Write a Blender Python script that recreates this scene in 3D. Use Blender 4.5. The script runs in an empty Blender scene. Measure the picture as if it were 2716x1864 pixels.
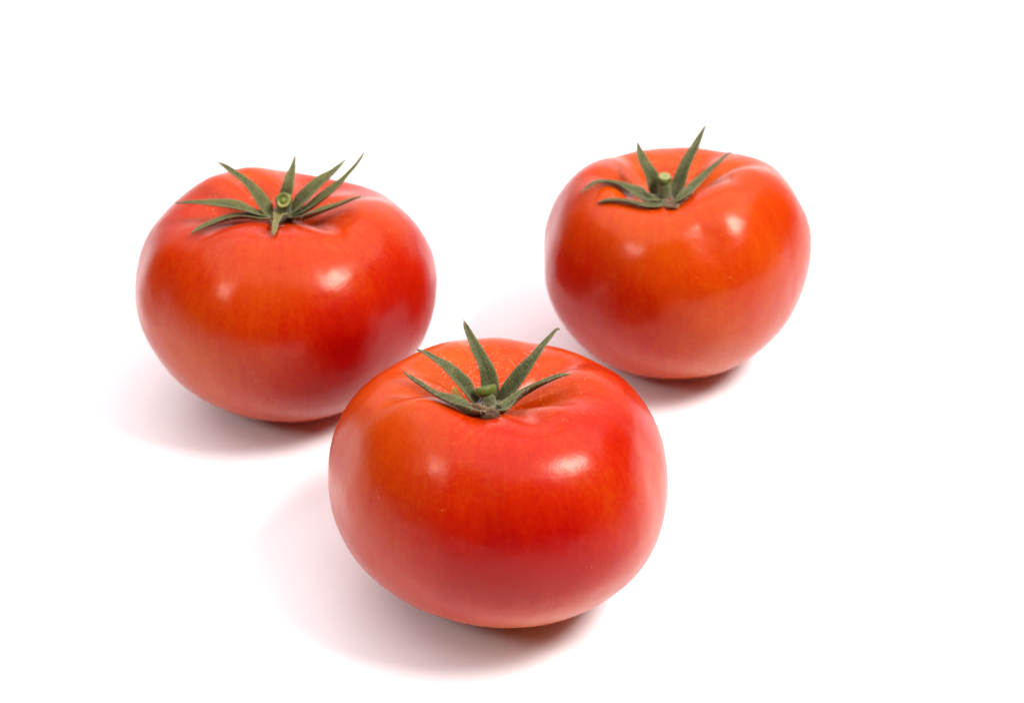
import bpy, math, random
import numpy as np
from mathutils import Vector, Matrix, noise
from mathutils.bvhtree import BVHTree

random.seed(7)
rng = np.random.default_rng(7)
scene = bpy.context.scene
COL = scene.collection

# ------------------------------------------------------------------ camera
PW, PH, FPX = 2716.0, 1864.0, 4359.0          # photograph size and focal length in its pixels
PITCH = math.radians(35.0)
CAM = Vector((0.0, 0.0, 0.2775))
cd = bpy.data.cameras.new('camera'); cam = bpy.data.objects.new('camera', cd); COL.objects.link(cam)
cam.location = CAM; cam.rotation_euler = (math.radians(90) - PITCH, 0, 0)
cd.sensor_width = 36.0; cd.lens = 36.0 * FPX / PW; cd.clip_start = 0.01; cd.clip_end = 50
cd.dof.use_dof = True; cd.dof.focus_distance = 0.378; cd.dof.aperture_fstop = 14.0
scene.camera = cam

# ------------------------------------------------------------------ world, lamps, exposure
world = bpy.data.worlds.new('World'); scene.world = world; world.use_nodes = True
world.node_tree.nodes['Background'].inputs[0].default_value = (1, 1, 1, 1)
world.node_tree.nodes['Background'].inputs[1].default_value = 0.03
TARGET = Vector((0.0, 0.33, 0.035))
def softbox(name, az, el, dist, sx, sy, power, colour=(1, 1, 1)):
    l = bpy.data.lights.new(name, 'AREA'); l.shape = 'RECTANGLE'; l.size = sx; l.size_y = sy
    l.energy = power; l.color = colour
    o = bpy.data.objects.new(name, l); COL.objects.link(o)
    a, e = math.radians(az), math.radians(el)
    d = Vector((math.cos(e) * math.cos(a), math.cos(e) * math.sin(a), math.sin(e)))
    o.location = TARGET + d * dist
    o.rotation_euler = (-d).to_track_quat('-Z', 'Y').to_euler()
    return o
softbox('softbox_right', -15, 55, 0.85, 0.29, 0.225, 9.4, (1, .98, .97))
softbox('softbox_left', -143, 41, 0.85, 0.21, 0.155, 1.8, (1, .98, .97))
softbox('softbox_overhead', 90, 83, 1.22, 2.6, 1.9, 36.5, (1, .89, .92))
scene.view_settings.view_transform = 'Standard'; scene.view_settings.look = 'None'
scene.view_settings.exposure = 0.0; scene.view_settings.gamma = 1.0
scene.view_settings.use_curve_mapping = False
scene.render.engine = 'CYCLES'
scene.cycles.max_bounces = 10; scene.cycles.diffuse_bounces = 5

# ------------------------------------------------------------------ helpers
def link(o, parent=None):
    COL.objects.link(o)
    if parent is not None: o.parent = parent
    return o
def mesh_obj(name, verts, faces, mat, parent=None, smooth=True):
    me = bpy.data.meshes.new(name); me.from_pydata([tuple(v) for v in verts], [], faces); me.update()
    me.materials.append(mat)
    if smooth: me.polygons.foreach_set('use_smooth', [True] * len(me.polygons))
    return link(bpy.data.objects.new(name, me), parent)
def ray(px, py):
    cp, sp = math.cos(PITCH), math.sin(PITCH)
    u, v = (px - PW / 2) / FPX, (py - PH / 2) / FPX
    return Vector((u, cp - v * sp, -sp - v * cp))
def at_height(px, py, z):
    r = ray(px, py); return CAM + r * ((z - CAM.z) / r.z)

class NT:
    """small node-tree helper"""
    def __init__(s, name):
        s.m = bpy.data.materials.new(name); s.m.use_nodes = True
        s.t = s.m.node_tree; s.b = s.t.nodes['Principled BSDF']
    def n(s, kind, **kw):
        x = s.t.nodes.new(kind)
        for k, v in kw.items(): setattr(x, k, v)
        return x
    def l(s, a, b): s.t.links.new(a, b)
    def noise(s, vec, scale, detail=3, rough=.5, dist=0.0):
        x = s.n('ShaderNodeTexNoise'); x.inputs['Scale'].default_value = scale
        x.inputs['Detail'].default_value = detail; x.inputs['Roughness'].default_value = rough
        x.inputs['Distortion'].default_value = dist
        if vec is not None: s.l(vec, x.inputs['Vector'])
        return x.outputs['Fac']
    def ramp(s, fac, stops):
        x = s.n('ShaderNodeValToRGB'); e = x.color_ramp.elements
        while len(e) < len(stops): e.new(0.5)
        for el, (p, c) in zip(e, stops):
            el.position = p; el.color = (*c, 1) if len(c) == 3 else c
        s.l(fac, x.inputs[0]); return x.outputs[0]
    def mix(s, fac, a, b, mode='MIX'):
        x = s.n('ShaderNodeMix', data_type='RGBA', blend_type=mode)
        for sock, v in ((x.inputs[0], fac), (x.inputs[6], a), (x.inputs[7], b)):
            if isinstance(v, (int, float)): sock.default_value = v
            elif isinstance(v, tuple): sock.default_value = (*v, 1)
            else: s.l(v, sock)
        return x.outputs[2]
    def math(s, op, a, b=None):
        x = s.n('ShaderNodeMath', operation=op)
        for i, v in enumerate((a, b)):
            if v is None: continue
            if isinstance(v, (int, float)): x.inputs[i].default_value = v
            else: s.l(v, x.inputs[i])
        return x.outputs[0]
    def attr(s, name):
        x = s.n('ShaderNodeAttribute'); x.attribute_name = name; return x
    def bump(s, h, strength, dist):
        x = s.n('ShaderNodeBump'); x.inputs['Strength'].default_value = strength
        x.inputs['Distance'].default_value = dist; s.l(h, x.inputs['Height']); s.l(x.outputs[0], s.b.inputs['Normal'])
        return x

# ------------------------------------------------------------------ materials
def skin_material():
    m = NT('tomato_skin')
    tc = m.n('ShaderNodeTexCoord').outputs['Object']
    streak = m.attr('streak').outputs['Vector']
    ripe = m.attr('ripeness_shade').outputs['Fac']       # 0 deep red .. 1 orange (less ripe), with the painted shade of F
    top = m.attr('shoulder').outputs['Fac']        # 1 near the calyx
    big = m.noise(tc, 45, 2, .5)
    st = m.noise(streak, 16, 4, .6)
    st2 = m.noise(streak, 55, 3, .6)
    mott = m.noise(tc, 900, 3, .6)
    f = m.math('ADD', m.math('MULTIPLY', big, .55), m.math('MULTIPLY', st, .26))
    f = m.math('ADD', f, m.math('MULTIPLY', st2, .20))
    f = m.math('ADD', f, m.math('MULTIPLY', mott, .36))
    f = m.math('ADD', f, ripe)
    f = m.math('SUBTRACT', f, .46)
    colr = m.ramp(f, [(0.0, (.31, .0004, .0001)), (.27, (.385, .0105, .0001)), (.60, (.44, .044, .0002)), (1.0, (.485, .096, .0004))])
    # pale flecks and dots on the shoulders
    flv = m.n('ShaderNodeMapping'); flv.inputs['Scale'].default_value = (1, 1, 1); m.l(m.attr('fleck').outputs['Vector'], flv.inputs['Vector'])
    vor = m.n('ShaderNodeTexVoronoi', feature='F1'); vor.inputs['Scale'].default_value = 1.0; m.l(flv.outputs[0], vor.inputs['Vector'])
    fl = m.ramp(vor.outputs['Distance'], [(0.0, (1, 1, 1)), (.13, (.8, .8, .8)), (.22, (0, 0, 0))])
    sel = m.ramp(m.noise(tc, 210, 2), [(.44, (0, 0, 0)), (.56, (1, 1, 1))])
    fmask = m.math('MULTIPLY', m.math('MULTIPLY', fl, sel), m.math('MULTIPLY', top, .65))
    colr = m.mix(fmask, colr, (.85, .40, .11))
    v2 = m.n('ShaderNodeTexVoronoi', feature='F1'); v2.inputs['Scale'].default_value = 520; m.l(tc, v2.inputs['Vector'])
    dots = m.ramp(v2.outputs['Distance'], [(0.0, (1, 1, 1)), (.10, (1, 1, 1)), (.16, (0, 0, 0))])
    s2 = m.ramp(m.noise(tc, 300, 1), [(.66, (0, 0, 0)), (.74, (1, 1, 1))])
    colr = m.mix(m.math('MULTIPLY', m.math('MULTIPLY', dots, s2), .45), colr, (.78, .22, .06))
    m.l(colr, m.b.inputs['Base Color'])
    b = m.b.inputs
    b['Subsurface Weight'].default_value = .22
    b['Subsurface Radius'].default_value = (1.0, .18, .08); b['Subsurface Scale'].default_value = .004
    b['IOR'].default_value = 1.35; b['Specular Tint'].default_value = (1, .74, .62, 1)
    rr = m.n('ShaderNodeMapRange'); m.l(m.noise(tc, 160, 3), rr.inputs[0])
    rr.inputs[3].default_value = .235; rr.inputs[4].default_value = .268; m.l(rr.outputs[0], b['Roughness'])
    h = m.math('ADD', m.math('MULTIPLY', m.noise(tc, 1500, 2), .35), m.noise(tc, 330, 3))
    m.bump(h, .10, .0006)
    return m.m

def leaf_material(name, a, b_, dark, brown=False):
    m = NT(name)
    tc = m.n('ShaderNodeTexCoord').outputs['Object']
    c = m.ramp(m.noise(tc, 420, 4, .6), [(.28, a), (.72, b_)])
    rib = m.attr('rib').outputs['Fac']
    c = m.mix(m.math('MULTIPLY', rib, .35), c, dark)
    v = m.n('ShaderNodeTexVoronoi', feature='F1'); v.inputs['Scale'].default_value = 620; m.l(tc, v.inputs['Vector'])
    spot = m.ramp(v.outputs['Distance'], [(0, (1, 1, 1)), (.16, (1, 1, 1)), (.26, (0, 0, 0))])
    sel = m.ramp(m.noise(tc, 500, 1), [(.52, (0, 0, 0)), (.6, (1, 1, 1))])
    c = m.mix(m.math('MULTIPLY', m.math('MULTIPLY', spot, sel), .75), c, dark)
    c = m.mix(m.math('MULTIPLY', m.attr('edge').outputs['Fac'], .40), c, (.26, .24, .10))
    tip = m.attr('tip').outputs['Fac']
    c = m.mix(m.math('MULTIPLY', tip, .8), c, (.20, .12, .06))
    # fine pale down
    fz = m.ramp(m.noise(tc, 2600, 2, .6), [(.5, (0, 0, 0)), (.72, (1, 1, 1))])
    c = m.mix(m.math('MULTIPLY', fz, .45), c, (.26, .26, .14))
    m.l(c, m.b.inputs['Base Color'])
    b = m.b.inputs
    b['Roughness'].default_value = .72; b['Specular IOR Level'].default_value = .25
    b['Sheen Weight'].default_value = .10; b['Sheen Roughness'].default_value = .45; b['Sheen Tint'].default_value = (.80, .80, .62, 1)
    h = m.math('ADD', m.noise(tc, 2200, 3, .6), m.noise(tc, 600, 3))
    m.bump(h, .45, .0005)
    return m.m

def plain_material(name, a, b_, scale, rough=.7, sheen=0., bump=.3, stretch=None):
    m = NT(name)
    tc = m.n('ShaderNodeTexCoord').outputs['Object']
    if stretch:
        mp = m.n('ShaderNodeMapping'); mp.inputs['Scale'].default_value = stretch; m.l(tc, mp.inputs['Vector']); tc = mp.outputs[0]
    c = m.ramp(m.noise(tc, scale, 4, .6), [(.3, a), (.7, b_)])
    m.l(c, m.b.inputs['Base Color'])
    b = m.b.inputs
    b['Roughness'].default_value = rough; b['Sheen Weight'].default_value = sheen; b['Specular IOR Level'].default_value = .3
    m.bump(m.noise(tc, scale * 3, 3), bump, .0004)
    return m.m

def cut_material():
    m = NT('cut_stem_face')
    rad = m.attr('rim').outputs['Fac']              # 0 centre .. 1 rim
    tc = m.n('ShaderNodeTexCoord').outputs['Object']
    nz = m.noise(tc, 700, 3)
    f = m.math('ADD', rad, m.math('MULTIPLY', m.math('SUBTRACT', nz, .5), .35))
    c = m.ramp(f, [(0.0, (.24, .25, .04)), (.15, (.20, .20, .03)), (.30, (.07, .085, .012)), (.48, (.11, .11, .02)), (.66, (.29, .25, .07)), (.84, (.25, .23, .06)), (1.0, (.09, .115, .014))])
    sd = m.math('ADD', m.math('MULTIPLY', m.attr('side').outputs['Fac'], rad), m.math('MULTIPLY', m.math('SUBTRACT', m.noise(tc, 900, 4), .5), 1.3))
    c = m.mix(m.ramp(sd, [(.12, (0, 0, 0)), (.38, (1, 1, 1))]), c, (.10, .115, .014))
    m.l(c, m.b.inputs['Base Color']); m.b.inputs['Roughness'].default_value = .5
    m.bump(nz, .4, .0005)
    return m.m
def pale_cut_material():
    m = NT('pale_cut_stem_face')
    rad = m.attr('rim').outputs['Fac']
    tc = m.n('ShaderNodeTexCoord').outputs['Object']
    f = m.math('ADD', rad, m.math('MULTIPLY', m.math('SUBTRACT', m.noise(tc, 800, 3), .5), .4))
    c = m.ramp(f, [(0.0, (.14, .17, .035)), (.40, (.21, .22, .06)), (.78, (.28, .265, .09)), (1.0, (.09, .115, .016))])
    m.l(c, m.b.inputs['Base Color']); m.b.inputs['Roughness'].default_value = .45
    m.bump(m.noise(tc, 900, 3), .4, .0005)
    return m.m

SKIN = skin_material()
LEAF = leaf_material('sepal_green', (.034, .042, .010), (.080, .084, .024), (.010, .024, .003))
LEAF_L = leaf_material('sepal_olive', (.048, .055, .011), (.102, .100, .024), (.015, .026, .004))
YELLOWISH = leaf_material('sepal_yellowing', (.13, .115, .028), (.22, .165, .05), (.07, .07, .025))
BROWN = leaf_material('sepal_brown', (.050, .016, .007), (.140, .062, .030), (.03, .010, .004))
YELLOW = plain_material('dry_yellow', (.50, .28, .03), (.62, .42, .08), 500, .6)
TAN = plain_material('dry_tan', (.50, .22, .09), (.62, .34, .16), 500, .6)
STEM = plain_material('stem_green', (.055, .075, .018), (.125, .135, .045), 500, .75, .4, .6, (1, 1, .25))
KNOB = plain_material('stem_knuckle_green', (.050, .078, .006), (.115, .145, .012), 350, .5, .1, .35)
HAIR = plain_material('pale_hair', (.55, .45, .38), (.65, .55, .48), 300, .5)

# ------------------------------------------------------------------ the white sheet the tomatoes stand on
def paper_material():
    m = NT('white_paper')
    tc = m.n('ShaderNodeTexCoord').outputs['Object']
    c = m.ramp(m.noise(tc, 30, 4), [(.3, (.905, .905, .91)), (.7, (.925, .925, .93))])
    m.l(c, m.b.inputs['Base Color'])
    m.b.inputs['Roughness'].default_value = .32; m.b.inputs['Specular IOR Level'].default_value = .5
    m.bump(m.noise(tc, 1500, 3), .05, .0003)
    return m.m
def backdrop():
    prof = [(-0.7, 0), (-.3, 0), (0, 0), (.4, 0), (.8, 0), (1.2, 0)]
    R = .35
    for i in range(1, 13):
        a = math.radians(90 * i / 12); prof.append((1.2 + R * math.sin(a), R - R * math.cos(a)))
    prof += [(1.55, .7), (1.55, 1.3)]
    xs = np.linspace(-1.6, 1.6, 9); V = []; Fc = []
    for y, z in prof:
        for x in xs: V.append((x, y, z))
    n = len(xs)
    for i in range(len(prof) - 1):
        for j in range(n - 1): Fc.append((i * n + j, i * n + j + 1, (i + 1) * n + j + 1, (i + 1) * n + j))
    o = mesh_obj('white_backdrop', V, Fc, paper_material()); o['kind'] = 'structure'
    return o
backdrop()

# ------------------------------------------------------------------ tomato bodies
FIT = {'F': {'x': -0.00453,
       'y': 0.30127,
       'a': 0.04004,
       'bt': 0.03033,
       'bb': 0.02996,
       'qt': 0.69536,
       'qb': 0.78049,
       'dt': 0.01164,
       'wt': 0.01653,
       'db': 0.002,
       'tx': -0.17272,
       'ty': 0.00138,
       'g': 0.00353,
       'c1': 0.04101,
       'c2': 0.00281,
       'c3': -0.01398,
       'c4': 0.00033,
       'c5': -0.00055,
       's1': -0.01058,
       's2': -0.02323,
       's3': -0.0036,
       's4': -0.00078,
       's5': 0.00256,
       'lobA': -0.00035,
       'lobB': -0.00061,
       'lobC': 3e-05,
       'lobD': 0.00077,
       'lobE': 0.00107,
       'lobF': -0.00053},
 'L': {'x': -0.06099,
       'y': 0.37983,
       'a': 0.0411,
       'bt': 0.02783,
       'bb': 0.03691,
       'qt': 0.85872,
       'qb': 0.86591,
       'dt': 0.00857,
       'wt': 0.01814,
       'db': 0.002,
       'tx': -0.08063,
       'ty': 0.00354,
       'g': 0.00252,
       'c1': -0.01255,
       'c2': -0.00283,
       'c3': -0.00442,
       'c4': 0.00382,
       'c5': 0.00208,
       's1': -0.00293,
       's2': -0.00305,
       's3': -0.00486,
       's4': 0.00087,
       's5': -0.00132,
       'lobA': -0.00085,
       'lobB': -0.00126,
       'lobC': 0.00042,
       'lobD': -0.00175,
       'lobE': 0.0015,
       'lobF': 0.0007},
 'R': {'x': 0.04606,
       'y': 0.39737,
       'a': 0.03788,
       'bt': 0.02747,
       'bb': 0.03586,
       'qt': 0.72236,
       'qb': 0.82681,
       'dt': 0.01378,
       'wt': 0.01507,
       'db': 0.00201,
       'tx': -0.13456,
       'ty': -0.09298,
       'g': 0.00306,
       'c1': 0.00193,
       'c2': 0.00052,
       'c3': -1e-05,
       'c4': 0.00285,
       'c5': 0.00471,
       's1': -0.01185,
       's2': 0.00981,
       's3': -0.00012,
       's4': 0.007,
       's5': -0.00234,
       'lobA': -0.00068,
       'lobB': -0.0008,
       'lobC': 0.00141,
       'lobD': -0.00083,
       'lobE': -0.00038,
       'lobF': -0.00057}}
GROOVES = {'F': [(-97, 9, 0.5), (-163, 13, 0.9), (148, 14, 0.8), (101, 9, 0.6), (72, 12, 0.5), (33, 13, 0.9), (-22, 14, 0.9), (-60, 12, 0.3)],
 'L': [(134, 11, 0.9), (75, 15, 1.0), (24, 13, 0.8), (-168, 12, 0.9), (-140, 10, 0.7), (-97, 10, 0.6), (-42, 13, 0.8)],
 'R': [(-171, 13, 1.0), (122, 13, 0.8), (57, 14, 0.9), (8, 14, 0.9), (-92, 9, 0.6), (-133, 12, 0.6), (-38, 13, 0.5)]}
# how ripe the skin is, plus shade painted in on F: (azimuth, polar angle, width in degrees, amount) patches over a base; azimuth -90 is the side towards the camera
RIPE_SHADE = {
 'F': ([(-150, 75, 38, .16), (-20, 80, 28, .12), (-85, 98, 28, -.55), (-70, 140, 32, .55), (90, 30, 40, .30), (-160, 35, 30, .22), (-20, 35, 30, -.10)], .10),  # strongest negative patch deepens the red to paint the shaded band facing the camera
 'L': ([(-60, 105, 34, -.34), (-15, 80, 25, -.22), (-125, 95, 32, .22), (-90, 50, 25, .22), (120, 30, 35, .25), (-20, 45, 25, .12), (-100, 145, 35, .25)], .11),
 'R': ([(-60, 50, 50, .12), (-150, 90, 30, -.16), (-110, 105, 28, -.12), (-60, 100, 30, .10), (90, 30, 45, .28), (-110, 50, 30, .2), (-80, 140, 35, .25)], .14),
}
# shallow added dents, the one on R shaped to split its highlight: (azimuth, polar, width, polar width, depth)
DENTS = {'F': [(-93, 62, 7, 20, .0005)], 'L': [(-88, 60, 9, 22, .0005)], 'R': [(-78, 56, 11, 18, .0022)]}

NF = 5
def body_grid(key, p, grooves, nt=230, nphi=400):
    t = np.linspace(0, np.pi, nt)[:, None]; ph = np.linspace(-np.pi, np.pi, nphi, endpoint=False)[None]
    A = p['a'] * (1 + sum(p['c%d' % i] * np.cos(i * ph) + p['s%d' % i] * np.sin(i * ph) for i in range(1, NF + 1)))
    st, ct = np.sin(t), np.cos(t)
    rho = A * np.clip(st, 0, 1) ** np.where(t < np.pi / 2, p['qt'], p['qb'])
    z = np.where(ct > 0, p['bt'], p['bb']) * ct
    rn = rho / p['a']; up = ct > 0
    lob = (p['lobA'] * np.cos(ph) + p['lobB'] * np.sin(ph) + p['lobC'] * np.cos(2 * ph) + p['lobD'] * np.sin(2 * ph)
           + p['lobE'] * np.cos(3 * ph) + p['lobF'] * np.sin(3 * ph))
    z = z + np.exp(-((rn - .55) / .25) ** 2) * up * lob
    gr = 0
    for az, w, am in grooves:
        d = (ph - math.radians(az) + np.pi) % (2 * np.pi) - np.pi
        gr = gr + am * np.exp(-(d / math.radians(w)) ** 2)
    fine = sum(am * np.exp(-(((ph - math.radians(az) + np.pi) % (2 * np.pi) - np.pi) / math.radians(w * .5)) ** 2) for az, w, am in grooves)
    z = z - .0007 * fine * np.exp(-((rn - .27) / .13) ** 2) * up
    z = z - p['g'] * gr * (1 - np.exp(-(rn / .22) ** 2)) * np.exp(-(rn / .62) ** 4) * up
    rho = rho * (1 - .035 * gr * np.exp(-((rn - .97) / .25) ** 2) * np.exp(-((t - 1.15) / .45) ** 2))
    for az, pol, w, wp, am in DENTS[key]:
        d = (ph - math.radians(az) + np.pi) % (2 * np.pi) - np.pi
        rho = rho - am * np.exp(-(d / math.radians(w)) ** 2 - ((t - math.radians(pol)) / math.radians(wp)) ** 2)
    z = z - p['dt'] * np.exp(-(rn * p['a'] / p['wt']) ** 2) * up + p['db'] * np.exp(-(rn / .3) ** 2) * (~up)
    X = np.stack([rho * np.cos(ph), rho * np.sin(ph), z + 0 * ph], -1)
    cx, sx, cy, sy = math.cos(p['tx']), math.sin(p['tx']), math.cos(p['ty']), math.sin(p['ty'])
    Rx = np.array([[1, 0, 0], [0, cx, -sx], [0, sx, cx]]); Ry = np.array([[cy, 0, sy], [0, 1, 0], [-sy, 0, cy]])
    L = X.copy()
    X = X @ (Ry @ Rx).T
    X[..., 2] -= X[..., 2].min()
    return X, L, t, ph, rn
def build_body(key, root):
    p, (patches, base) = FIT[key], RIPE_SHADE[key]
    X, L, t, ph, rn = body_grid(key, p, GROOVES[key])
    nt, nphi = X.shape[:2]
    # slow unevenness of a grown fruit
    if True:
        sd = Vector((ord(key) * 1.7, 3.1, 9.2)); c0 = X.mean((0, 1))
        for i in range(1, nt - 1):
            fz = min(1.0, X[i, :, 2].mean() / .006)
            for j in range(nphi):
                q = Vector(X[i, j]); h = .00030 * noise.noise(q * 75 + sd) + .00007 * noise.noise(q * 260 + sd)
                d = X[i, j] - c0; X[i, j] += d / np.linalg.norm(d) * h * fz
    V = [tuple(X[0].mean(0))] + [tuple(v) for v in X[1:-1].reshape(-1, 3)] + [tuple(X[-1].mean(0))]
    Fc = []; idx = lambda i, j: 1 + (i - 1) * nphi + j % nphi
    last = len(V) - 1
    for j in range(nphi):
        Fc.append((0, idx(1, j), idx(1, j + 1))); Fc.append((last, idx(nt - 2, j + 1), idx(nt - 2, j)))
    for i in range(1, nt - 2):
        for j in range(nphi): Fc.append((idx(i, j), idx(i + 1, j), idx(i + 1, j + 1), idx(i, j + 1)))
    o = mesh_obj('fruit', V, Fc, SKIN, root)
    me = o.data
    def flat(a): return np.concatenate([a[0].mean(0, keepdims=True), a[1:-1].reshape((-1,) + a.shape[2:]), a[-1].mean(0, keepdims=True)])
    T = t + 0 * ph; PHI = ph + 0 * t
    sv = np.stack([np.cos(PHI), np.sin(PHI), T * .16 + 3.1 * ord(key)], -1)
    at = me.attributes.new('streak', 'FLOAT_VECTOR', 'POINT'); at.data.foreach_set('vector', flat(sv).astype(np.float32).ravel())
    # flecks: dashes lying across the meridians, near the calyx
    fv = np.stack([np.cos(PHI) * 9, np.sin(PHI) * 9, rn * 85 + 9 * np.sin(3 * PHI + 1) + ord(key)], -1)
    at = me.attributes.new('fleck', 'FLOAT_VECTOR', 'POINT'); at.data.foreach_set('vector', flat(fv).astype(np.float32).ravel())
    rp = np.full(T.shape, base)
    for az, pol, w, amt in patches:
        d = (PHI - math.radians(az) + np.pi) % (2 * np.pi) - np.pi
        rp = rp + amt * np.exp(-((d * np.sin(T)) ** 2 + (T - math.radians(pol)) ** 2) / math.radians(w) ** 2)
    at = me.attributes.new('ripeness_shade', 'FLOAT', 'POINT'); at.data.foreach_set('value', flat(rp).astype(np.float32).ravel())
    sh = np.clip(1 - (rn / .72) ** 2, 0, 1) * (T < np.pi / 2)
    at = me.attributes.new('shoulder', 'FLOAT', 'POINT'); at.data.foreach_set('value', flat(sh).astype(np.float32).ravel())
    W = [Vector(v) + root.location for v in V]
    return o, BVHTree.FromPolygons(W, Fc), Vector(V[0]) + root.location
def surface_z(bvh, x, y):
    hit = bvh.ray_cast(Vector((x, y, .2)), Vector((0, 0, -1)))
    return hit[0].z if hit[0] is not None else None

# ------------------------------------------------------------------ calyx: sepals, stem, hair
def smooth_path(pts, n):
    """Catmull-Rom through rows of numbers, n samples, even in the row index"""
    P = np.array(pts, float); P = np.vstack([2 * P[0] - P[1], P, 2 * P[-1] - P[-2]])
    out = []
    for s in np.linspace(0, len(P) - 3 - 1e-6, n):
        i = int(s); f = s - i; a, b, c, d = P[i:i + 4]
        out.append(.5 * (2 * b + (c - a) * f + (2 * a - 5 * b + 4 * c - d) * f * f + (3 * b - a - 3 * c + d) * f ** 3))
    return np.array(out)

def sepal(root_obj, parent, bvh, zc, rows, mat, roll=0.0, fold=.30, thick=.00045, wave=.06, clear=.0007, seed=0, name='sepal', spread=1.0):
    """rows: (px, py, half width px, height in mm above the calyx) from base to tip"""
    r_ = np.random.default_rng(seed)
    n = 34
    S = smooth_path(rows, n)
    Z = zc + S[:, 3] / 1000
    for it in range(30):
        C = [at_height(S[i, 0], S[i, 1], Z[i]) for i in range(n)]
        need = np.zeros(n)
        for i in range(n):
            T = C[min(i + 7, n - 1)] - C[max(i - 7, 0)]; T.z = 0; B = T.normalized().cross(Vector((0, 0, 1)))
            w = S[i, 2] * (C[i] - CAM).length / FPX * .9 * spread
            for x in (-1, -.5, 0, .5, 1):
                q = C[i] + B * (w * x); f = surface_z(bvh, q.x, q.y)
                if f is not None: need[i] = max(need[i], f + clear - (q.z + fold * w * abs(x) ** 1.6))
        if need.max() < 1e-5: break
        Z += .5 * need
        for _ in range(5): Z[1:-1] = np.maximum(Z[1:-1], .25 * Z[:-2] + .5 * Z[1:-1] + .25 * Z[2:])
    C = [at_height(S[i, 0], S[i, 1], Z[i]) for i in range(n)]
    ov = C[-1] - C[0]; ov.z = 0; ov.normalize(); DIRS = []
    for i in range(n):
        d = C[min(i + 9, n - 1)] - C[max(i - 9, 0)]; d.z = 0
        DIRS.append((d.normalized() * .5 + ov * .5).normalized())
    m = 11; xs = np.linspace(-1, 1, m)
    V = []; rib = []; tip = []; RINGS = []; edg = []
    ph1, ph2 = r_.uniform(0, 6.28, 2); tw = r_.uniform(-28, 28)
    edges = ([], [])
    for i in range(n):
        T = (C[min(i + 1, n - 1)] - C[max(i - 1, 0)]).normalized()
        B = DIRS[i].cross(Vector((0, 0, 1))); B = (B - T * B.dot(T)).normalized(); N = B.cross(T).normalized()
        ang = math.radians(roll + tw * max(0.0, i / (n - 1) - .35))
        Rm = Matrix.Rotation(ang, 3, T); B = Rm @ B; N = Rm @ N
        view = (C[i] - CAM).normalized()
        dist = (C[i] - CAM).dot(ray(PW / 2, PH / 2))
        side = T - view * T.dot(view); side.normalize(); perp = side.cross(view)
        fs = max(.5, abs(B.dot(perp)))
        hw = max(S[i, 2], 1.2) * dist / FPX / fs
        u = i / (n - 1)
        if u > .93: hw *= max(.25, 1 - (u - .93) / .07 * .7)
        th = thick * (1 - .45 * u)
        top = []; bot = []
        for k, x in enumerate(xs):
            wv = 1 + wave * (math.sin(u * 17 + ph1 + 2 * np.sign(x)) * abs(x)) * .6
            lift = (fold + .25 * u) * hw * (abs(x) ** 1.6) - .10 * hw * math.exp(-(x / .16) ** 2)
            lift += wave * hw * x * math.sin(u * 9 + ph2)
            q = C[i] + B * (hw * x * wv) + N * lift
            e = th * math.sqrt(max(0, 1 - (abs(x) ** 3) * .93))
            top.append(q + N * e * .5); bot.append(q - N * e * .5)
            rib_v = math.exp(-(x / .22) ** 2)
            rib.append(rib_v)
        ring = top + bot[::-1]
        edges[0].append((top[0], -B, N)); edges[1].append((top[-1], B, N))
        rib[-m:] = [math.exp(-(x / .22) ** 2) for x in xs] 
        rib += [math.exp(-(x / .3) ** 2) for x in xs[::-1]]
        tip += [max(0, (u - .88) / .12)] * (2 * m)
        edg += [max(0, (abs(x) - .72) / .28) for x in xs] + [max(0, (abs(x) - .72) / .28) for x in xs[::-1]]
        RINGS.append(ring)
    lift = np.zeros(n)
    for i, ring in enumerate(RINGS):
        for q in ring:
            f = surface_z(bvh, q.x, q.y)
            if f is not None: lift[i] = max(lift[i], f + .00012 - q.z)
    for _ in range(4): lift[1:-1] = np.maximum(lift[1:-1], .25 * lift[:-2] + .5 * lift[1:-1] + .25 * lift[2:])
    for i, ring in enumerate(RINGS):
        f = min(1.0, i / 6)
        V += [q + Vector((0, 0, lift[i] * f)) - root_obj.location for q in ring]
    K = 2 * m; Fc = []
    for i in range(n - 1):
        for k in range(K): Fc.append((i * K + k, i * K + (k + 1) % K, (i + 1) * K + (k + 1) % K, (i + 1) * K + k))
    Fc.append(tuple(range(K))[::-1]); Fc.append(tuple((n - 1) * K + k for k in range(K)))
    o = mesh_obj(name, V, Fc, mat, parent)
    a = o.data.attributes.new('rib', 'FLOAT', 'POINT'); a.data.foreach_set('value', np.array(rib, np.float32)[:len(V)])
    a = o.data.attributes.new('edge', 'FLOAT', 'POINT'); a.data.foreach_set('value', np.array(edg, np.float32))
    a = o.data.attributes.new('tip', 'FLOAT', 'POINT'); a.data.foreach_set('value', np.array(tip, np.float32))
    return o, edges, C

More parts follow.
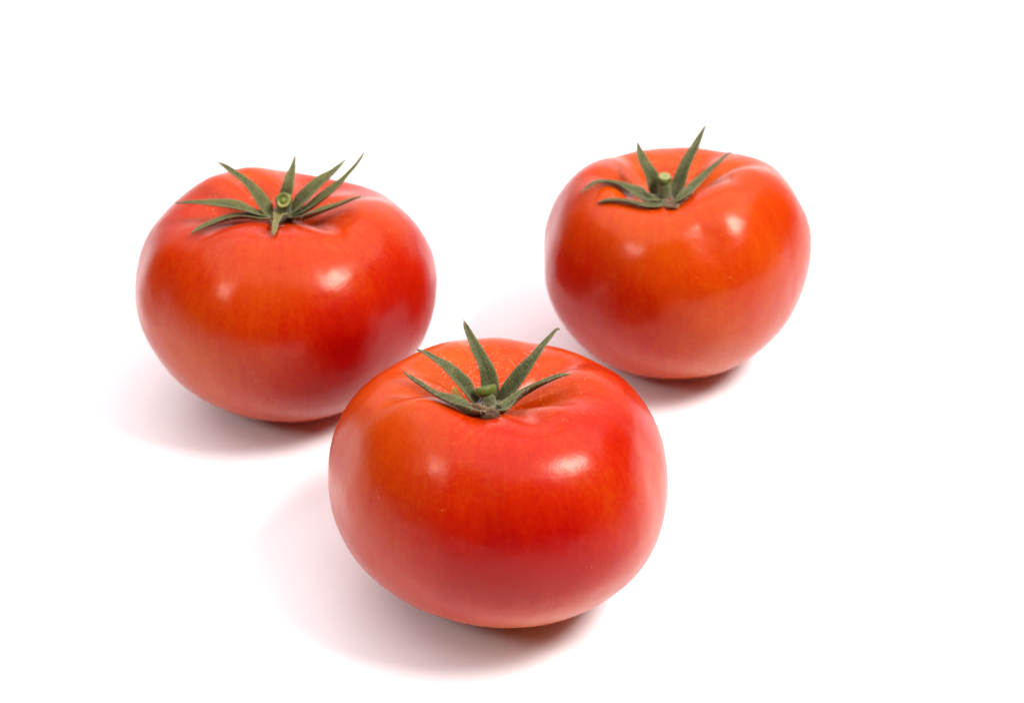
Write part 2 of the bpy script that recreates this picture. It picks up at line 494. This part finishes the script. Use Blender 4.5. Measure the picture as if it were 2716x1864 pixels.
class Hairs:
    def __init__(s): s.V = []; s.F = []
    def add(s, p, d, length, r0, bend):
        d = d.normalized(); n = 5
        a = d.cross(Vector((.3, .5, .8))).normalized(); b = d.cross(a)
        base = len(s.V)
        for i in range(n):
            u = i / (n - 1); c = p + d * length * u + bend * (length * u * u)
            r = r0 * (1 - .75 * u)
            for k in range(3):
                an = k * 2.094; s.V.append(c + a * r * math.cos(an) + b * r * math.sin(an))
        for i in range(n - 1):
            for k in range(3): s.F.append((base + i * 3 + k, base + i * 3 + (k + 1) % 3, base + (i + 1) * 3 + (k + 1) % 3, base + (i + 1) * 3 + k))
    def build(s, root, parent):
        if not s.V: return
        o = mesh_obj('fine_hair', [v - root.location for v in s.V], s.F, HAIR, parent); o['kind'] = 'stuff'
        return o
def edge_hairs(H, edges, density, lo, hi, r0=.000026):
    for side in edges:
        n = len(side)
        for _ in range(density):
            f = random.uniform(.05, .92) * (n - 1); i = int(f); q, out, N = side[i]; q2 = side[min(i + 1, n - 1)][0]
            p = q.lerp(q2, f - i)
            d = out + N * random.uniform(-.5, .7) + Vector((random.uniform(-.4, .4), random.uniform(-.4, .4), random.uniform(-.3, .3)))
            H.add(p, d, random.uniform(lo, hi), r0, Vector((random.uniform(-.4, .4), random.uniform(-.4, .4), random.uniform(-.4, .4))))

def revolve(name, prof, axis_pts, mat, parent, root, seg=28, attr=None, jit=.0, side=0.0):
    """prof: (s, radius) ; axis point found along the axis_pts polyline by s in 0..1"""
    V = []; Fc = []; rv = []; sd = []
    A = [Vector(a) for a in axis_pts]
    r_ = np.random.default_rng(len(prof) * 7 + seg)
    ph = r_.uniform(0, 6.28, 4)
    for s, rad in prof:
        f = min(max(s, 0), 1) * (len(A) - 1); i = min(int(f), len(A) - 2); u = f - i
        c = A[i].lerp(A[i + 1], u); d = (A[i + 1] - A[i]).normalized()
        if s > 1: c = c + d * (s - 1)
        a = d.cross(Vector((0, 1, .2))).normalized(); b = d.cross(a)
        for k in range(seg):
            an = 2 * math.pi * k / seg
            rr = rad * (1 + jit * (math.sin(2 * an + ph[0]) + .6 * math.sin(3 * an + ph[1]) + .5 * math.sin(5 * an + ph[2])))
            V.append(c + a * rr * math.cos(an) + b * rr * math.sin(an) - root.location)
            rv.append(rad); sd.append(math.cos(an - side))
    n = len(prof)
    for i in range(n - 1):
        for k in range(seg): Fc.append((i * seg + k, i * seg + (k + 1) % seg, (i + 1) * seg + (k + 1) % seg, (i + 1) * seg + k))
    Fc.append(tuple(range(seg))[::-1]); Fc.append(tuple((n - 1) * seg + k for k in range(seg)))
    o = mesh_obj(name, V, Fc, mat, parent)
    if attr:
        mx = max(rv); a = o.data.attributes.new(attr, 'FLOAT', 'POINT'); a.data.foreach_set('value', np.array(rv, np.float32) / mx)
        a = o.data.attributes.new('side', 'FLOAT', 'POINT'); a.data.foreach_set('value', np.array(sd, np.float32))
    return o

def stem_snapped(ax, root, info):          # knuckle seen from its side
    r = info['stem_r']
    s = revolve('stem', [(0, r * 1.55), (.15, r * 1.25), (.4, r * 1.05), (.75, r * .98), (1, r * 1.0)], ax, STEM, root, root, 28, None, .05)
    e = ax[-1]; d = info['knob_dir'].normalized()
    k = revolve('knuckle', [(0, r * .9), (.12, r * 1.16), (.35, r * 1.36), (.62, r * 1.42), (.88, r * 1.36), (1.0, r * 1.22), (.97, r * .9), (.80, r * .45), (.74, r * .12)],
                [e - d * .0008, e + d * .0014], KNOB, s, root, 30, None, .05)
def stem_cut(ax, root, info):              # stem with a flared end and a cut face
    r = info['stem_r']
    s = revolve('stem', [(0, r * 1.5), (.15, r * 1.2), (.4, r * 1.0), (.75, r * .97), (1, r * 1.0)], ax, STEM, root, root, 28, None, .05)
    e = ax[-1]; d = info['knob_dir'].normalized(); f = info['flare']
    k = revolve('knuckle', [(0, r * .85), (.2, r * f * .92), (.5, r * f * 1.0), (.85, r * f * .98), (1.0, r * f * .93)],
                [e - d * .0006, e + d * info['knob_len']], KNOB, s, root, 30, None, .035)
    t = e + d * info['knob_len']
    if info['hollow']:
        prof = [(0, r * f * .93), (.6, r * f * .90), (.8, r * f * .80), (.75, r * f * .62), (.2, r * f * .50), (-.0, r * f * .42), (.1, r * f * .25), (.5, r * f * .18), (.55, r * f * .05)]
    else:
        prof = [(0, r * f * .93), (.7, r * f * .90), (1, r * f * .82), (.9, r * f * .55), (.8, r * f * .25), (.85, r * f * .05)]
    revolve('cut_face', prof, [t - d * .0002, t + d * .0005], info['cut'], s, root, 30, 'rim', .05, info.get('side', 0.0))

TOMATO = {
 'F': dict(label='tomato at the front, largest and sharpest, with a snapped green stem end seen side on', region=(1020, 820), scale=540 / 2324, centre=(1195, 1120), leaf=LEAF, hair=26, stem_hair=26,
   stem=[(1215, 1130, 0), (1185, 1040, 2.2), (1160, 945, 4.4)], stem_r=.00170, knob_dir=Vector((-.20, .50, .80)), make_stem=stem_snapped,
   sepals=[
    dict(pts=[(215,712,4),(300,790,17),(420,870,22),(520,940,24),(620,1000,34),(720,1045,48),(850,1110,58),(960,1175,60),(1060,1190,55)], h=[.3,3,6,8.5,10,10.5], roll=22, fold=.5),
    dict(pts=[(366,460,6),(480,512,26),(590,590,40),(700,672,54),(800,765,66),(890,865,76),(970,980,74),(1080,1090,60)], h=[.3,4,7.5,10,11.5,12], fold=.25),
    dict(pts=[(903,122,8),(935,215,34),(985,330,48),(1045,450,68),(1105,565,82),(1150,680,96),(1185,800,108),(1205,900,108),(1205,1060,80)], h=[.3,3.5,7.5,10.5,12.5,13.5], fold=.22),
    dict(pts=[(2000,226,3),(1960,238,12),(1900,312,25),(1800,435,42),(1700,572,60),(1600,705,76),(1500,845,86),(1400,980,88),(1300,1090,64)], h=[.3,4,8,11,13,13.5], fold=.25),
    dict(pts=[(2115,735,6),(2000,768,19),(1880,818,26),(1760,875,34),(1650,935,46),(1540,1005,55),(1440,1090,58),(1320,1170,46)], h=[.3,3,6,8.5,10,10.5], roll=-24, fold=.45),
    dict(pts=[(972,1078,22),(1040,1135,56),(1130,1180,72),(1220,1195,66),(1312,1198,28)], h=[6.4,6.6,6.8,7.2,7.8], roll=-38, fold=-.25, spread=.6, mat=BROWN, label='short broken brown sepal', thick=.0007, wave=.12),
    dict(pts=[(775,888,8),(800,950,38),(850,1010,34),(920,1055,12)], h=[1.8,2.5,3.0,3.4], mat=YELLOW, name='dry_flake', label='torn yellow scrap of dried sepal', hair=False, wave=.2),
    dict(pts=[(1390,860,10),(1365,900,26),(1345,950,30),(1330,1000,20)], h=[.2,.3,.4,.5], mat=TAN, name='dry_flake', label='pale brown scrap of dried sepal', hair=False, wave=.2),
   ]),
 'L': dict(label='tomato on the left with eight spreading sepals and a round cut stem facing the camera', region=(420, 360), scale=600 / 2324, centre=(1275, 805), leaf=LEAF_L, hair=12, stem_hair=22,
   stem=[(1280, 810, 0), (1285, 740, 2.4), (1292, 672, 4.6)], stem_r=.00200, knob_dir=Vector((.02, -.80, .62)), knob_len=.0014, flare=1.12, hollow=True, side=-.9, cut='CUT', make_stem=stem_cut,
   sepals=[
    dict(pts=[(335,1005,8),(420,965,22),(540,915,32),(680,865,42),(800,842,48),(920,838,46),(1040,848,42),(1160,840,40)], h=[.4,2.2,3.0,3.0,2.6,2.2], roll=12, fold=.25),
    dict(pts=[(180,692,8),(300,690,17),(420,695,24),(560,705,34),(700,718,42),(820,740,45),(930,775,42),(1030,808,40),(1160,830,36)], h=[.4,3.0,5.0,5.6,5.4,4.6], roll=6, fold=.25),
    dict(pts=[(600,262,5),(680,320,22),(780,390,32),(870,460,43),(950,540,55),(1020,620,65),(1070,700,68),(1115,775,62),(1180,820,44)], h=[.4,3.5,6.5,8.5,9.8,10], fold=.25),
    dict(pts=[(1412,188,6),(1392,270,20),(1376,350,36),(1356,430,52),(1335,520,62),(1310,620,62),(1290,770,50)], h=[.4,3.5,6.5,8.5,9.5,10], fold=.25),
    dict(pts=[(1925,243,5),(1860,320,24),(1780,400,38),(1680,480,50),(1590,560,55),(1510,640,60),(1440,720,62),(1350,800,46)], h=[.4,3.5,6.5,8.5,9.8,10], fold=.25),
    dict(pts=[(2133,135,3),(2090,220,13),(2030,310,17),(1960,390,21),(1890,470,27),(1810,550,33),(1720,625,37),(1620,700,40),(1520,770,40),(1390,820,34)], h=[.4,3.5,6.5,9,11,12.5], roll=-14, fold=.4),
    dict(pts=[(2085,625,6),(1980,660,17),(1860,710,24),(1740,755,32),(1620,800,44),(1520,838,45),(1430,850,38),(1340,830,30)], h=[.4,2.5,4.5,5.8,6.4,6.6], roll=-16, fold=.3),
    dict(pts=[(1187,1030,8),(1197,960,28),(1212,890,34),(1235,830,46),(1265,800,46)], h=[1.2,2.0,2.2,1.6,.8], fold=.3, mat=YELLOWISH, label='short yellowing sepal curling down at the front', wave=.12),
   ]),
 'R': dict(label='smallest tomato, at the right, with an upright stem topped by a pale flat cut', region=(1480, 300), scale=540 / 2324, centre=(1235, 1010), leaf=LEAF, hair=12, stem_hair=22,
   stem=[(1230, 1040, 0), (1220, 900, 3.6), (1212, 775, 6.8)], stem_r=.00180, knob_dir=Vector((.03, -.04, 1)), knob_len=.0011, flare=1.14, hollow=False, cut='PALE', make_stem=stem_cut,
   sepals=[
    dict(pts=[(250,922,4),(320,865,13),(400,815,17),(480,790,20),(570,790,25),(660,812,33),(760,856,44),(870,903,54),(980,952,58),(1090,1000,52)], h=[.4,3.5,6.5,8.6,9.4,8.6], roll=10, fold=.3),
    dict(pts=[(450,1030,8),(540,1005,16),(640,1000,20),(760,1010,23),(880,1035,27),(1000,1062,28),(1140,1060,26)], h=[.4,2.5,4.4,5.2,5.4,5.0], roll=10, fold=.3),
    dict(pts=[(908,322,12),(922,420,32),(952,510,54),(1000,620,72),(1050,730,82),(1090,840,80),(1130,950,70)], h=[.4,4,7.5,10,11.5,12], fold=.22),
    dict(pts=[(1706,112,4),(1660,200,21),(1600,320,42),(1540,440,56),(1480,560,68),(1430,680,78),(1385,800,82),(1345,900,78),(1300,1000,60)], h=[.4,4,8,11,13.5,15], fold=.25),
    dict(pts=[(1978,445,3),(1930,477,11),(1850,560,21),(1750,652,30),(1640,757,40),(1540,862,48),(1460,950,54),(1350,1030,46)], h=[.4,3.5,6.5,9,10.5,11], roll=-16, fold=.35),
    dict(pts=[(1250,955,16),(1275,1000,60),(1300,1040,84),(1308,1078,56)], h=[6.4,6.8,7.2,7.6], roll=0, fold=-.15, spread=.4, mat=BROWN, label='short withered brown sepal stub', thick=.0008, wave=.12),
   ]),
}
CUT, PALE = cut_material(), pale_cut_material()
TOMATO['L']['cut'] = CUT; TOMATO['R']['cut'] = PALE


def make_tomato(key):
    p = FIT[key]; info = TOMATO[key]
    root = bpy.data.objects.new('tomato', None); root.location = (p['x'], p['y'], 0); root.empty_display_size = .02
    link(root); root['label'] = info['label']; root['category'] = 'tomato'; root['group'] = 'tomatoes on the white sheet'
    fruit, bvh, pole = build_body(key, root)
    zc = pole.z + .0022
    reg, sc = info['region'], info['scale']
    src = lambda x, y: (reg[0] + x * sc, reg[1] + y * sc)
    c = at_height(*src(*info['centre']), zc)
    # hub of the calyx
    hub = revolve('calyx', [(0, .0016), (.25, .0034), (.55, .0036), (.8, .0030), (1, .0018)],
                  [c + Vector((0, 0, -.0016)), c + Vector((0, 0, .0010))], info['leaf'], root, root, 24, None, .05)
    H = Hairs()
    for i, sp in enumerate(info['sepals']):
        rows = []
        pts = sp['pts'][::-1]                      # traced tip to base
        d = np.r_[0, np.cumsum([math.dist(pts[j][:2], pts[j + 1][:2]) for j in range(len(pts) - 1)])]; d /= d[-1]
        hs = sp['h']
        for (x, y, hw), u in zip(pts, d):
            hh = float(np.interp(u, np.linspace(0, 1, len(hs)), hs))
            X, Y = src(x, y); rows.append((X, Y, hw * sc * (.92 if 'label' not in sp else 1), hh))
        if sp.get('name', 'sepal') == 'sepal' and 'label' not in sp:
            x, y, hw = pts[0]; cx, cy = info['centre']
            rows.insert(0, (*src(x * .35 + cx * .65, y * .35 + cy * .65), hw * .6 * sc, .2))
        o, edges, C = sepal(root, hub, bvh, zc, rows, sp.get('mat', info['leaf']), sp.get('roll', 0), sp.get('fold', .3),
                            sp.get('thick', .00080), sp.get('wave', .10), seed=i + ord(key), name=sp.get('name', 'sepal'), spread=sp.get('spread', 1.0))
        if sp.get('label'): o['label'] = sp['label']
        if sp.get('hair', True): edge_hairs(H, edges, info['hair'], .0004, .0019)
    # stem
    ax = []
    for x, y, h in info['stem']:
        ax.append(at_height(*src(x, y), zc + h / 1000))
    info['make_stem'](ax, root, info)
    for _ in range(info['stem_hair']):
        u = random.uniform(.05, .75); f = u * (len(ax) - 1); i = min(int(f), len(ax) - 2); q = ax[i].lerp(ax[i + 1], f - i)
        an = random.uniform(0, 6.283); d = Vector((math.cos(an), math.sin(an), random.uniform(-.1, .5)))
        H.add(q + d * info['stem_r'] * .9, d, random.uniform(.0006, .0016), .000026, Vector((random.uniform(-.4, .4), random.uniform(-.4, .4), random.uniform(-.3, .6))))
    H.build(root, hub)
    return root
for key in 'FLR': make_tomato(key)
